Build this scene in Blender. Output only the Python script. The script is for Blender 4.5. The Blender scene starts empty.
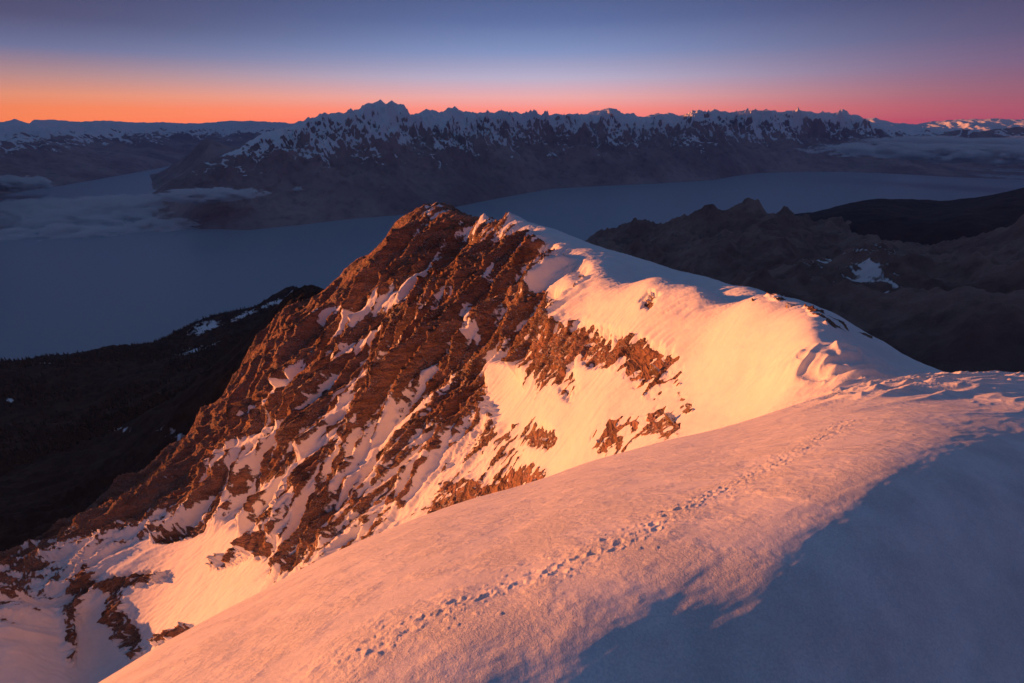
import bpy, math, random
import numpy as np
from math import radians

# ------------------------------------------------------------------ camera, sky, sun, exposure
C = bpy.context.scene.collection
scn = bpy.context.scene
CAM_Z = 1440.0          # metres above the lake
FPX, PITCH = 512.0, radians(23.5)
cam = bpy.data.cameras.new("camera")
cam.sensor_width = 36.0
cam.lens = 18.0
cam.clip_start = 0.2
cam.clip_end = 400000.0
camo = bpy.data.objects.new("camera", cam)
C.objects.link(camo)
camo.location = (0, 0, CAM_Z)
camo.rotation_euler = (radians(90) - PITCH, 0, 0)
scn.camera = camo

SUN_EL, SUN_BACK = 2.8, -13.0     # degrees; the sun stands to the left and a little behind
sun = bpy.data.lights.new("sun", 'SUN')
sun.energy = 5.0
sun.angle = radians(0.6)
sun.color = (1.0, 0.285, 0.070)
suno = bpy.data.objects.new("sun", sun)
C.objects.link(suno)
SDIR = np.array([-math.cos(radians(SUN_EL)) * math.cos(radians(SUN_BACK)),
                 -math.cos(radians(SUN_EL)) * math.sin(radians(SUN_BACK)),
                 math.sin(radians(SUN_EL))])
import mathutils
suno.rotation_euler = mathutils.Vector(SDIR).to_track_quat('Z', 'Y').to_euler()
suno.location = (-300, -100, CAM_Z + 200)

SKY_STRENGTH = 0.68
HAZE_DENSITY = 1.1e-5
scn.view_settings.view_transform = 'Standard'
scn.view_settings.look = 'None'
scn.view_settings.exposure = 1.30
scn.view_settings.gamma = 1.0
scn.cycles.volume_bounces = 5
scn.cycles.volume_step_rate = 0.12
scn.cycles.volume_max_steps = 512
scn.cycles.max_bounces = 10
scn.cycles.diffuse_bounces = 2
scn.cycles.glossy_bounces = 2
scn.cycles.transmission_bounces = 2
scn.cycles.transparent_max_bounces = 8

def srgb(r, g, b):
    f = lambda c: (c / 255 / 12.92) if c / 255 <= 0.04045 else ((c / 255 + 0.055) / 1.055) ** 2.4
    return (f(r), f(g), f(b), 1.0)

class NT:
    """small helper to write node trees"""
    def __init__(self, tree):
        self.t = tree
        tree.nodes.clear()
    def n(self, kind, **kw):
        nd = self.t.nodes.new(kind)
        for k, v in kw.items():
            if k.startswith('_'):
                setattr(nd, k[1:], v)
        return nd
    def link(self, a, b):
        self.t.links.new(a, b)
    def val(self, sock, v):
        if isinstance(v, bpy.types.NodeSocket):
            self.link(v, sock)
        else:
            sock.default_value = v
    def math(self, op, a, b=0.0, c=None, clamp=False):
        nd = self.t.nodes.new('ShaderNodeMath')
        nd.operation = op
        nd.use_clamp = clamp
        self.val(nd.inputs[0], a)
        self.val(nd.inputs[1], b)
        if c is not None:
            self.val(nd.inputs[2], c)
        return nd.outputs[0]
    def mix(self, f, a, b):
        nd = self.t.nodes.new('ShaderNodeMix')
        nd.data_type = 'RGBA'
        self.val(nd.inputs['Factor'], f)
        self.val(nd.inputs[6], a)
        self.val(nd.inputs[7], b)
        return nd.outputs[2]
    def ramp(self, f, stops, interp='LINEAR'):
        nd = self.t.nodes.new('ShaderNodeValToRGB')
        cr = nd.color_ramp
        cr.interpolation = interp
        cr.elements[0].position, cr.elements[0].color = stops[0]
        cr.elements[1].position, cr.elements[1].color = stops[-1]
        for p, c in stops[1:-1]:
            e = cr.elements.new(p)
            e.color = c
        self.val(nd.inputs[0], f)
        return nd.outputs[0]
    def noise(self, vec, scale, detail=4, rough=0.55, dist=0.0, typ='FBM'):
        nd = self.t.nodes.new('ShaderNodeTexNoise')
        nd.noise_type = typ
        self.link(vec, nd.inputs['Vector'])
        nd.inputs['Scale'].default_value = scale
        nd.inputs['Detail'].default_value = detail
        nd.inputs['Roughness'].default_value = rough
        nd.inputs['Distortion'].default_value = dist
        return nd.outputs[0]
    def step(self, v, lo, hi):
        nd = self.t.nodes.new('ShaderNodeMapRange')
        nd.interpolation_type = 'SMOOTHSTEP'
        self.val(nd.inputs['Value'], v)
        nd.inputs['From Min'].default_value = lo
        nd.inputs['From Max'].default_value = hi
        return nd.outputs[0]

# world: clear dusk sky, warm band along the horizon, blue above
world = bpy.data.worlds.new("World")
scn.world = world
world.use_nodes = True
w = NT(world.node_tree)
tc = w.n('ShaderNodeTexCoord')
nrm = w.n('ShaderNodeVectorMath', _operation='NORMALIZE')
w.link(tc.outputs['Generated'], nrm.inputs[0])
sep = w.n('ShaderNodeSeparateXYZ')
w.link(nrm.outputs[0], sep.inputs[0])
el = w.math('MULTIPLY', w.math('ARCSINE', sep.outputs['Z']), 180 / math.pi)   # degrees
# non-linear height coordinate: sqrt(el/90)
hc = w.math('SQRT', w.math('DIVIDE', w.math('MAXIMUM', el, 0.0), 90.0))
def P(deg):
    return math.sqrt(max(deg, 0) / 90.0)
left = w.ramp(hc, [(P(0), srgb(252, 128, 62)), (P(0.8), srgb(248, 132, 66)), (P(1.8), srgb(230, 144, 100)),
                   (P(3.2), srgb(172, 132, 126)), (P(5), srgb(80, 98, 134)), (P(7.2), srgb(32, 56, 90)),
                   (P(11), srgb(24, 44, 74)), (P(35), srgb(50, 70, 96)), (P(90), srgb(44, 66, 92))])
mid = w.ramp(hc, [(P(0), srgb(240, 112, 98)), (P(0.9), srgb(240, 134, 118)), (P(2.0), srgb(222, 160, 156)),
                  (P(3.8), srgb(168, 164, 188)), (P(6), srgb(104, 130, 172)), (P(8.5), srgb(60, 92, 138)),
                  (P(12), srgb(34, 62, 102)), (P(35), srgb(50, 70, 96)), (P(90), srgb(44, 66, 92))])
right = w.ramp(hc, [(P(0), srgb(160, 54, 82)), (P(0.9), srgb(158, 70, 88)), (P(2.2), srgb(132, 78, 98)),
                    (P(4), srgb(88, 74, 110)), (P(6), srgb(50, 62, 98)), (P(9), srgb(26, 46, 80)),
                    (P(13), srgb(28, 48, 78)), (P(35), srgb(46, 64, 90)), (P(90), srgb(44, 66, 92))])
back = w.ramp(hc, [(P(0), srgb(58, 58, 92)), (P(3), srgb(78, 66, 100)), (P(10), srgb(44, 56, 96)), (P(35), srgb(34, 54, 78)),
                   (P(90), srgb(44, 66, 92))])
az = w.math('ARCTAN2', sep.outputs['X'], sep.outputs['Y'])      # 0 ahead, + right
lm = w.step(az, radians(-46), radians(2))
mr = w.step(az, radians(2), radians(47))
front = w.mix(mr, w.mix(lm, left, mid), right)
behind = w.step(w.math('ABSOLUTE', az), radians(75), radians(150))
sky = w.mix(behind, front, back)
below = w.math('LESS_THAN', sep.outputs['Z'], -0.02)
sky = w.mix(below, sky, srgb(40, 40, 60))
bg = w.n('ShaderNodeBackground')
w.link(sky, bg.inputs['Color'])
bg.inputs['Strength'].default_value = SKY_STRENGTH
wo = w.n('ShaderNodeOutputWorld')
w.link(bg.outputs[0], wo.inputs['Surface'])

# ------------------------------------------------------------------ numeric helpers
cp, sp = math.cos(PITCH), math.sin(PITCH)

def ray(px, py):
    """pixel of the photograph -> azimuth (rad, + right) and slope (rise / horizontal run)"""
    a = (np.asarray(px, float) - 512) / FPX
    b = (341.5 - np.asarray(py, float)) / FPX
    y = cp + b * sp
    z = -sp + b * cp
    h = np.hypot(a, y)
    return np.arctan2(a, y), z / h

def px_of(phi, m):
    """azimuth and slope -> pixel"""
    x, y, z = np.sin(phi), np.cos(phi), m
    d = y * cp - z * sp
    d = np.maximum(d, 1e-3)
    return 512 + FPX * x / d, 341.5 - FPX * (y * sp + z * cp) / d

def world_pt(px, py, r):
    ph, m = ray(px, py)
    return np.array([r * math.sin(ph), r * math.cos(ph), m * r])

def hash2(ix, iy, seed):
    h = (ix.astype(np.int64) * 374761393 + iy.astype(np.int64) * 668265263 + seed * 974634777) & 0xffffffff
    h = ((h ^ (h >> 13)) * 1274126177) & 0xffffffff
    return (h ^ (h >> 16)) & 0xffffffff

def perlin(x, y, seed=0):
    x0, y0 = np.floor(x), np.floor(y)
    fx, fy = (x - x0).astype(np.float32), (y - y0).astype(np.float32)
    ix, iy = x0.astype(np.int64), y0.astype(np.int64)
    u = fx * fx * fx * (fx * (fx * 6 - 15) + 10)
    v = fy * fy * fy * (fy * (fy * 6 - 15) + 10)
    def g(dx, dy):
        a = hash2(ix + dx, iy + dy, seed).astype(np.float32) * np.float32(2 * math.pi / 4294967296.0)
        return np.cos(a) * (fx - dx) + np.sin(a) * (fy - dy)
    a = g(0, 0) * (1 - u) + g(1, 0) * u
    b = g(0, 1) * (1 - u) + g(1, 1) * u
    return (a * (1 - v) + b * v) * 1.5

def fbm(x, y, octaves=5, seed=0, gain=0.5, lac=2.03):
    s, a, t = 0, 1.0, 0
    for o in range(octaves):
        s = s + a * perlin(x, y, seed + o * 17)
        t += a
        a *= gain
        x, y = x * lac + 13.7, y * lac + 7.3
    return s / t

def ridged(x, y, octaves=5, seed=0, gain=0.5, lac=2.05):
    s, a, t, wgt = 0, 1.0, 0, 1.0
    for o in range(octaves):
        n = 1 - np.abs(perlin(x, y, seed + o * 23)) * 1.4
        n = np.clip(n, 0, 1) ** 2
        s = s + a * n * wgt
        t += a
        wgt = np.clip(n * 1.6, 0, 1)
        a *= gain
        x, y = x * lac + 3.1, y * lac + 9.2
    return s / t

def sm(x, lo, hi):
    t = np.clip((x - lo) / (hi - lo), 0, 1)
    return t * t * (3 - 2 * t)

class RBF:
    def __init__(self, pts, vals, c=0.04, sc=(2.0, 1.0)):
        self.sc = sc
        self.c = c
        self.p = np.asarray(pts, float) * np.array(sc)
        n = len(self.p)
        d = np.sqrt(((self.p[:, None] - self.p[None]) ** 2).sum(-1) + c * c)
        A = np.zeros((n + 3, n + 3))
        A[:n, :n] = -d
        A[:n, n] = 1
        A[:n, n + 1:] = self.p
        A[n, :n] = 1
        A[n + 1:, :n] = self.p.T
        A[:n, :n] -= np.eye(n) * 1e-3 * 0
        self.w = np.linalg.solve(A, np.concatenate([vals, np.zeros(3)]))
    def __call__(self, u, v):
        u = np.asarray(u, np.float64) * self.sc[0]
        v = np.asarray(v, np.float64) * self.sc[1]
        n = len(self.p)
        out = self.w[n] + self.w[n + 1] * u + self.w[n + 2] * v
        for i in range(n):
            out = out - self.w[i] * np.sqrt((u - self.p[i, 0]) ** 2 + (v - self.p[i, 1]) ** 2 + self.c ** 2)
        return out

def grid_eval(f, phi, lr, nu=420, nv=420):
    """evaluate f on a coarse grid and resample bilinearly (phi, lr : 1-D arrays)"""
    gu = np.linspace(phi[0], phi[-1], nu)
    gv = np.linspace(lr[0], lr[-1], nv)
    G = f(*np.meshgrid(gu, gv, indexing='ij'))
    return resample(G, gu, gv, phi, lr)

def cubic_w(t):
    return (-0.5 * t + t * t - 0.5 * t ** 3, 1 - 2.5 * t * t + 1.5 * t ** 3,
            0.5 * t + 2 * t * t - 1.5 * t ** 3, -0.5 * t * t + 0.5 * t ** 3)

def resample(G, gu, gv, phi, lr):
    def along(G, g, q):
        s = (q - g[0]) / (g[1] - g[0])
        i = np.clip(np.floor(s).astype(int), 0, len(g) - 2)
        t = s - i
        ws = cubic_w(t)
        out = 0
        for k in range(4):
            idx = np.clip(i + k - 1, 0, len(g) - 1)
            out = out + G[idx] * ws[k][:, None]
        return out
    H = along(G, gu, phi)
    return along(H.T, gv, lr).T

def grid_mesh(name, X, Y, Z, mat, attrs=None, smooth=True, keep=None):
    """X,Y,Z arrays (n,m) -> one mesh object"""
    n, m = X.shape
    co = np.stack([X, Y, Z], -1).reshape(-1, 3).astype(np.float32)
    i = np.arange(n - 1)[:, None] * m + np.arange(m - 1)[None]
    q = np.stack([i, i + 1, i + m + 1, i + m], -1).reshape(-1, 4)
    if keep is not None:
        q = q[keep.reshape(-1)]
        used = np.zeros(n * m, bool)
        used[q.ravel()] = True
        remap = np.cumsum(used) - 1
        co = co[used]
        q = remap[q]
    # face up
    a, b, c = co[q[len(q) // 2, 0]], co[q[len(q) // 2, 1]], co[q[len(q) // 2, 2]]
    if np.cross(b - a, c - a)[2] < 0:
        q = q[:, ::-1]
    me = bpy.data.meshes.new(name)
    me.vertices.add(len(co))
    me.vertices.foreach_set('co', co.ravel())
    me.loops.add(q.size)
    me.loops.foreach_set('vertex_index', q.ravel().astype(np.int32))
    me.polygons.add(len(q))
    me.polygons.foreach_set('loop_start', (np.arange(len(q)) * 4).astype(np.int32))
    me.polygons.foreach_set('loop_total', np.full(len(q), 4, np.int32))
    me.polygons.foreach_set('use_smooth', np.full(len(q), smooth))
    me.update(calc_edges=True)
    for k, v in (attrs or {}).items():
        v = np.asarray(v, np.float32).reshape(-1)
        if keep is not None:
            v = v[used]
        at = me.attributes.new(k, 'FLOAT', 'POINT')
        at.data.foreach_set('value', v)
    me.materials.append(mat)
    o = bpy.data.objects.new(name, me)
    C.objects.link(o)
    o.location = (0, 0, CAM_Z)
    return o

def structure(o):
    o['kind'] = 'structure'
    return o

# ------------------------------------------------------------------ materials
def new_mat(name):
    m = bpy.data.materials.new(name)
    m.use_nodes = True
    t = NT(m.node_tree)
    out = t.n('ShaderNodeOutputMaterial')
    b = t.n('ShaderNodeBsdfPrincipled')
    t.link(b.outputs[0], out.inputs['Surface'])
    return m, t, b

def attr(t, name):
    a = t.n('ShaderNodeAttribute')
    a.attribute_name = name
    return a.outputs['Fac']

def terrain_mat(name, rock_a, rock_b, snow=(0.82, 0.84, 0.87, 1), scale=0.05, bump=3.0, bump_scale=0.1, snow_bump=0.2,
                mottled=True, thresh=(0.42, 0.58), fine=0.35, veg=None, blocks=0):
    m, t, b = new_mat(name)
    g = t.n('ShaderNodeNewGeometry')
    pos = g.outputs['Position']
    n1 = t.noise(pos, scale, 8, 0.62)
    n2 = t.noise(pos, scale * 7, 6, 0.6)
    rock = t.mix(t.step(n1, 0.35, 0.65), rock_a, rock_b)
    rock = t.mix(t.math('MULTIPLY', t.step(n2, 0.45, 0.75), 0.55), rock, tuple(c * 0.45 for c in rock_a[:3]) + (1,))
    s = attr(t, 'snow')
    s2 = t.math('ADD', s, t.math('MULTIPLY', t.math('SUBTRACT', n2, 0.5), fine * 2))
    mask = t.step(s2, *thresh)
    sn = t.mix(t.step(n1, 0.4, 0.7), snow, tuple(c * 0.93 for c in snow[:3]) + (1,))
    t.link(t.mix(mask, rock, sn), b.inputs['Base Color'])
    b.inputs['Roughness'].default_value = 0.85
    b.inputs['Specular IOR Level'].default_value = 0.15
    h = t.math('MULTIPLY', t.noise(pos, bump_scale, 9, 0.68), bump)
    if blocks:
        dust = t.math('MULTIPLY', t.step(t.noise(pos, .85, 5, .7), .53, .60), t.step(t.noise(pos, .035, 3, .6), .40, .62))
        dust = t.math('MULTIPLY', dust, .75)
        mask = t.math('MAXIMUM', mask, dust)
        mp = t.n('ShaderNodeMapping')
        t.link(pos, mp.inputs['Vector'])
        mp.inputs['Rotation'].default_value = (0.5, 0.6, 0.4)
        mp.inputs['Scale'].default_value = (1, 0.45, 1.7)
        wob = t.n('ShaderNodeVectorMath', _operation='ADD')
        nn_ = t.n('ShaderNodeTexNoise')
        t.link(pos, nn_.inputs['Vector']); nn_.inputs['Scale'].default_value = .12
        sc2 = t.n('ShaderNodeVectorMath', _operation='SCALE'); t.link(nn_.outputs['Color'], sc2.inputs[0]); sc2.inputs['Scale'].default_value = 6
        t.link(mp.outputs[0], wob.inputs[0]); t.link(sc2.outputs[0], wob.inputs[1])
        for scl, am in ((.10, 5.0), (.32, 2.2), (1.0, .7)):
            vo = t.n('ShaderNodeTexVoronoi', _feature='F1')
            t.link(wob.outputs[0], vo.inputs['Vector']); vo.inputs['Scale'].default_value = scl
            h = t.math('ADD', h, t.math('MULTIPLY', vo.outputs['Distance'], am * blocks))
            if scl == .32:
                sepc = t.n('ShaderNodeSeparateColor'); t.link(vo.outputs['Color'], sepc.inputs[0])
                mp2 = t.n('ShaderNodeMapping'); t.link(pos, mp2.inputs['Vector'])
                mp2.inputs['Rotation'].default_value = (0.45, -0.6, 0.2); mp2.inputs['Scale'].default_value = (.12, .12, 1)
                band = t.noise(mp2.outputs[0], .16, 6, .7)
                rock = t.mix(t.step(band, .40, .62), t.mix(.5, rock, (.12, .07, .055, 1)), t.mix(.45, rock, (.52, .32, .24, 1)))
                hue = t.math('MULTIPLY', sepc.outputs[0], .6)
                base_ = b.inputs['Base Color'].links[0].from_socket
                t.link(t.mix(mask, t.mix(hue, rock, t.mix(sepc.outputs[1], (.10, .07, .055, 1), (.40, .25, .13, 1))), sn), b.inputs['Base Color'])
    hs = t.math('MULTIPLY', t.noise(pos, bump_scale * 0.7, 5, 0.5), snow_bump)
    mh = t.n('ShaderNodeMix')
    t.link(mask, mh.inputs['Factor']); t.link(h, mh.inputs[2]); t.link(hs, mh.inputs[3])
    bp = t.n('ShaderNodeBump')
    bp.inputs['Strength'].default_value = 1.0
    bp.inputs['Distance'].default_value = 1.0
    t.link(mh.outputs[0], bp.inputs['Height'])
    t.link(bp.outputs[0], b.inputs['Normal'])
    return m

def snow_field_mat():
    m, t, b = new_mat('windblown_snow')
    g = t.n('ShaderNodeNewGeometry')
    pos = g.outputs['Position']
    n = t.step(t.math('ADD', t.math('MULTIPLY', t.noise(pos, 28, 3, 0.75), .8), t.math('MULTIPLY', t.noise(pos, 1.3, 6, 0.6), .4)), .45, .75)
    t.link(t.mix(n, (0.68, 0.71, 0.76, 1), (0.89, 0.90, 0.92, 1)), b.inputs['Base Color'])
    b.inputs['Roughness'].default_value = 0.6
    b.inputs['Specular IOR Level'].default_value = 0.3
    hgt = t.math('ADD', t.math('MULTIPLY', t.noise(pos, 42, 3, 0.75), 0.015),
                 t.math('MULTIPLY', t.noise(pos, 6.0, 5, 0.65), 0.045))
    hgt = t.math('ADD', hgt, t.math('MULTIPLY', t.noise(pos, 1.1, 3, 0.5), 0.03))
    patch = t.math('ADD', .45, t.math('MULTIPLY', t.step(t.noise(pos, .5, 4, .6), .38, .62), 1.15))
    hgt = t.math('MULTIPLY', hgt, patch)
    bp = t.n('ShaderNodeBump')
    bp.inputs['Distance'].default_value = 1.0
    bp.inputs['Strength'].default_value = 1.0
    t.link(hgt, bp.inputs['Height'])
    t.link(bp.outputs[0], b.inputs['Normal'])
    return m

M_ridge = terrain_mat('ridge_rock_and_snow', (0.24, 0.115, 0.088, 1), (0.50, 0.26, 0.19, 1), scale=0.06, bump=2.2, bump_scale=0.22,
                      snow_bump=0.7, fine=0.35, blocks=1.0)
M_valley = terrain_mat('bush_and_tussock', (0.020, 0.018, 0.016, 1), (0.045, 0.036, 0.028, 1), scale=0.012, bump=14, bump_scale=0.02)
M_hills = terrain_mat('tussock_hills', (0.19, 0.125, 0.11, 1), (0.34, 0.235, 0.20, 1), scale=0.0022, bump=22, bump_scale=0.012)
M_far = terrain_mat('far_mountain_rock_and_snow', snow=(0.90, 0.91, 0.94, 1), rock_a=(0.28, 0.21, 0.21, 1), rock_b=(0.46, 0.35, 0.33, 1), scale=0.0008, bump=60,
                    bump_scale=0.003, snow_bump=25, fine=0.25)
M_snow = snow_field_mat()

# ------------------------------------------------------------------ the near mountain (camera slope + ridge + valley), one height function
FG = [(-400, 1100, 14), (-150, 850, 16), (100, 683, 20), (250, 599, 25), (400, 525, 30), (520, 487, 36), (640, 449, 45), (740, 424, 56), (810, 401, 66),
      (870, 385, 74), (950, 373, 86), (1024, 376, 100), (1150, 384, 110), (1400, 400, 120)]
fg_phi, fg_m = ray([p[0] for p in FG], [p[1] for p in FG])
fg_D = np.array([p[2] for p in FG], float)
# beyond the frame
fg_phi = np.concatenate([[-2.6, -1.9], fg_phi, [1.6, 2.4]])
fg_m = np.concatenate([[-0.30, -0.72], fg_m, [-0.30, -0.12]])
fg_D = np.concatenate([[14, 14], fg_D, [100, 60]])

def smooth1(x, xs, ys):
    """Catmull-like interpolation by smoothing a dense linear interpolant"""
    g = np.linspace(xs[0], xs[-1], 2001)
    y = np.interp(g, xs, ys)
    k = np.hanning(91); k /= k.sum()
    yp = np.pad(y, 45, mode='edge')
    return np.interp(x, g, np.convolve(yp, k, 'valid'))

RP = [  # px, py, horizontal distance
 (0,683,640),(0,610,720),(0,560,950),(0,480,1500),(0,420,2100),(0,362,3100),(-150,700,700),(-150,560,1100),(-150,420,2200),(-150,372,3100),
 (100,683,600),(100,640,650),(100,600,680),(100,560,720),(100,520,860),(100,480,1150),(150,500,800),(150,460,1000),(230,400,900),(230,365,1250),(50,570,820),(50,530,1000),(100,450,1500),(100,400,2000),(100,351,2900),
 (200,610,470),(200,560,560),(200,520,640),(200,480,730),(200,440,860),(200,400,1150),(200,350,2400),(200,325,3200),
 (260,570,390),(260,520,480),(260,480,540),(260,430,620),(260,390,730),(260,360,850),(260,335,1200),(260,305,3200),
 (300,560,340),(300,520,390),(300,480,440),(300,440,500),(300,400,560),(300,360,650),(300,330,850),(300,312,1400),(300,292,3300),
 (350,545,280),(350,500,330),(350,450,390),(350,400,450),(350,350,540),(350,300,660),(350,267,780),
 (400,515,235),(400,480,270),(400,440,310),(400,400,355),(400,360,410),(400,320,470),(400,280,540),(400,250,600),(400,227,670),
 (430,209,640),(450,500,205),(450,460,240),(450,420,280),(450,380,325),(450,340,375),(450,300,440),(450,260,520),(450,213,600),
 (475,222,570),(484,218,550),(497,223,525),(505,219,510),
 (500,487,185),(500,450,210),(500,400,260),(500,350,310),(500,300,370),(500,260,440),
 (550,470,160),(550,430,180),(550,390,210),(550,350,245),(550,310,290),(550,280,340),(550,250,400),(548,232,445),
 (600,455,140),(600,420,155),(600,380,180),(600,340,210),(605,300,238),(600,270,300),(600,247,450),
 (650,440,125),(650,400,150),(650,350,174),(650,310,197),(650,290,210),(650,277,235),(650,261,390),
 (700,428,115),(700,390,139),(700,350,160),(700,310,183),(700,289,200),(700,275,340),
 (750,412,105),(750,370,127),(750,330,146),(750,301,160),(750,287,285),
 (800,396,92),(800,370,100),(800,340,113),(800,318,130),(800,300,230),
 (850,385,92),(850,357,106),(850,343,122),(850,326,190),
 (900,385,100),(900,366,125),(900,351,165),(950,385,110),(950,374,140),(1024,400,150),
 # hidden ground
 (330,300,1200),(350,330,1200),(350,400,2500),(430,300,900),(430,600,2000),(500,300,750),(500,700,2000),(560,320,650),(600,320,640),(650,340,600),
 (600,800,1600),(700,340,520),(700,800,1400),(750,350,460),(800,360,380),(850,400,320),(800,800,1300),(900,420,270),(900,800,1200),(950,450,240),(1024,480,260),(1024,800,1200),(1200,560,300),
 (650,292,300),(700,303,260),(750,312,210),
 (0,420,4400),(100,420,4400),(200,420,4400),(300,420,4400),(-150,440,4400),
 (300,600,130),(400,575,100),(450,560,90),(500,545,80),(550,530,75),(600,515,72),(650,500,70),(700,480,70),(750,455,72),(800,420,76),
 (200,680,200),(100,760,250),(0,800,300),
]
_ph, _m = ray([p[0] for p in RP], [p[1] for p in RP])
ridge_rbf = RBF(np.stack([_ph, np.log([p[2] for p in RP])], 1), _m, c=0.06, sc=(2.0, 1.0))

# the slope breaks over along this line (plan view) and turns away from the sun
BA, BB = np.array([0.28, 3.29]), np.array([10.2, 7.9])
_d = (BB - BA) / np.linalg.norm(BB - BA)
BEND_N = np.array([_d[1], -_d[0]])
BEND_C = float(BA @ BEND_N) - 1.1
BEND_K, BEND_W = 1.5, 5.0

def fg_z(phi, r):
    ms = smooth1(phi, fg_phi, fg_m)
    D = smooth1(phi, fg_phi, fg_D)
    e = 3.0
    t = r / D
    z = ms * r - e * (1 - t) ** 2
    x_, y_ = r * np.sin(phi), r * np.cos(phi)
    d = x_ * BEND_N[0] + y_ * BEND_N[1] - BEND_C
    d = np.log1p(np.exp(np.clip(d / .7, -30, 30))) * .7
    z = z - BEND_K * BEND_W * (1 - np.exp(-d / BEND_W)) * (1 - sm(t, .7, 1.0))
    beyond = ms * r - 0.55 * D * np.maximum(t - 1, 0) ** 2
    return np.where(t < 1, z, beyond), D

def fg_hit(px, py):
    """where the sight line through a pixel meets the smooth camera slope"""
    ph, m = ray(px, py)
    r = np.exp(np.linspace(math.log(0.8), math.log(100), 3000))
    z, D = fg_z(np.full_like(r, ph), r)
    k = np.argmax(z >= m * r) if (z >= m * r).any() else len(r) - 1
    return np.array([r[k] * math.sin(ph), r[k] * math.cos(ph)])

# columns (azimuth) and rows (distance)
phi_f = np.radians(np.arange(-60, 56, 0.075))
phi_all = np.concatenate([np.radians(np.arange(-150, -60, 1.0)), phi_f, np.radians(np.arange(56.5, 150, 1.5))])
lr1 = np.linspace(math.log(1.2), math.log(62), 620, endpoint=False)
lr2 = np.linspace(math.log(62), math.log(1000), 980, endpoint=False)
lr3 = np.linspace(math.log(1000), math.log(4600), 200)
lr = np.concatenate([lr1, lr2, lr3])
N1 = 700      # rows belonging to the camera slope
PHI, LR = phi_all[:, None], lr[None, :]
R = np.exp(LR)
X = (np.sin(PHI) * R)
Y = (np.cos(PHI) * R)

pc = np.clip(phi_all, radians(-72), radians(66))
# ridge surface
gu = np.linspace(radians(-72), radians(66), 520)
gv = np.linspace(math.log(50), lr[-1], 420)
G = ridge_rbf(*np.meshgrid(gu, gv, indexing='ij'))
M_r = resample(G, gu, gv, pc, np.maximum(lr, gv[0]))
Zr = M_r * R
Zf, Dm = fg_z(np.repeat(PHI, len(lr), 1), np.repeat(R, len(phi_all), 0))
# join: camera slope up to its own brow, then whichever stands higher
k = 2.0
blend = np.maximum(Zf, Zr) + 0.25 * k * np.maximum(1 - np.abs(Zf - Zr) / k, 0) ** 2
on_ridge = sm(R / Dm, 1.0, 1.25)
Z = Zf * (1 - on_ridge) + blend * on_ridge
is_r = (Zr > Zf).astype(np.float32) * on_ridge     # 1 on the ridge and valley

PX, PY = px_of(PHI, Z / R)

# --- snow cover targets on the ridge (centre px, py, half sizes, tilt in degrees, change)
cov_pts = [  # px, py, cover 0..1
 (430,209,.55),(484,219,.6),(520,224,.8),(400,227,.25),(350,267,.1),(330,287,.05),(380,250,.12),(300,340,.1),(270,380,.12),(260,430,.3),(250,470,.36),
 (230,500,.5),(200,520,.65),(160,530,.7),(150,560,.95),(100,560,.7),(60,610,.6),(0,630,.55),(0,683,.8),(60,660,.9),(100,650,.95),(150,640,.95),(200,600,1.),(250,570,1.),
 (230,540,1.0),(300,540,.45),(270,520,.6),(300,500,.55),(340,500,.45),(350,470,.62),(320,450,.5),(300,420,.22),(350,420,.45),(330,380,.2),(370,330,.3),
 (400,300,.25),(420,260,.12),(450,240,.15),(480,260,.12),(450,300,.12),(500,300,.18),(470,340,.25),(430,360,.36),(400,400,.45),(380,440,.6),(360,520,.55),(400,500,.5),
 (420,470,.55),(450,430,.65),(450,470,.6),(430,505,.9),(480,480,.8),(470,400,.38),(500,380,.75),(500,430,.6),(520,400,.85),(510,350,.45),(530,300,.42),(540,270,.45),(520,240,.4),
 (560,260,.5),(580,275,.8),(550,330,.6),(570,320,.9),(540,370,.5),(530,440,.8),(560,380,.95),(560,430,1.3),(600,440,1.4),(600,300,1.4),(600,340,1.2),(640,300,1.4),(640,400,1.4),(700,400,1.5),
 (700,330,1.5),(750,350,1.5),(800,360,1.5),(650,270,1.5),(600,255,1.3),(560,240,1.2),(700,280,1.4),(750,290,1.4),(850,330,1.5),(900,355,1.5),(900,380,1.5),(820,330,1.5),(600,400,1.4),
 (-100,650,.5),(-100,500,.0),(0,550,.0),(100,500,.0),(200,470,.05),(200,420,.0),(100,400,.0),(0,400,.0),(200,350,.0),(300,310,.0),(250,340,.02)]
cov_rbf = RBF(np.array([(p[0], p[1]) for p in cov_pts], float), np.array([p[2] for p in cov_pts]), c=6, sc=(1, 1))
cu = np.linspace(-200, 1224, 240); cv = np.linspace(180, 760, 180)
GC = cov_rbf(*np.meshgrid(cu, cv, indexing='ij'))
def bil(G, gu, gv, u, v):
    su = np.clip((u - gu[0]) / (gu[1] - gu[0]), 0, len(gu) - 1.001); sv = np.clip((v - gv[0]) / (gv[1] - gv[0]), 0, len(gv) - 1.001)
    i = su.astype(int); j = sv.astype(int); a = su - i; b = sv - j
    return (G[i, j] * (1 - a) + G[i + 1, j] * a) * (1 - b) + (G[i, j + 1] * (1 - a) + G[i + 1, j + 1] * a) * b
low_left = sm(-PX, -300, -200) * sm(PY, 505, 560) * .28
brk = ridged(X / 5.5 + 3, Y / 5.5, 4, 61)
cover = bil(GC, cu, cv, PX, PY) + low_left
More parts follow.
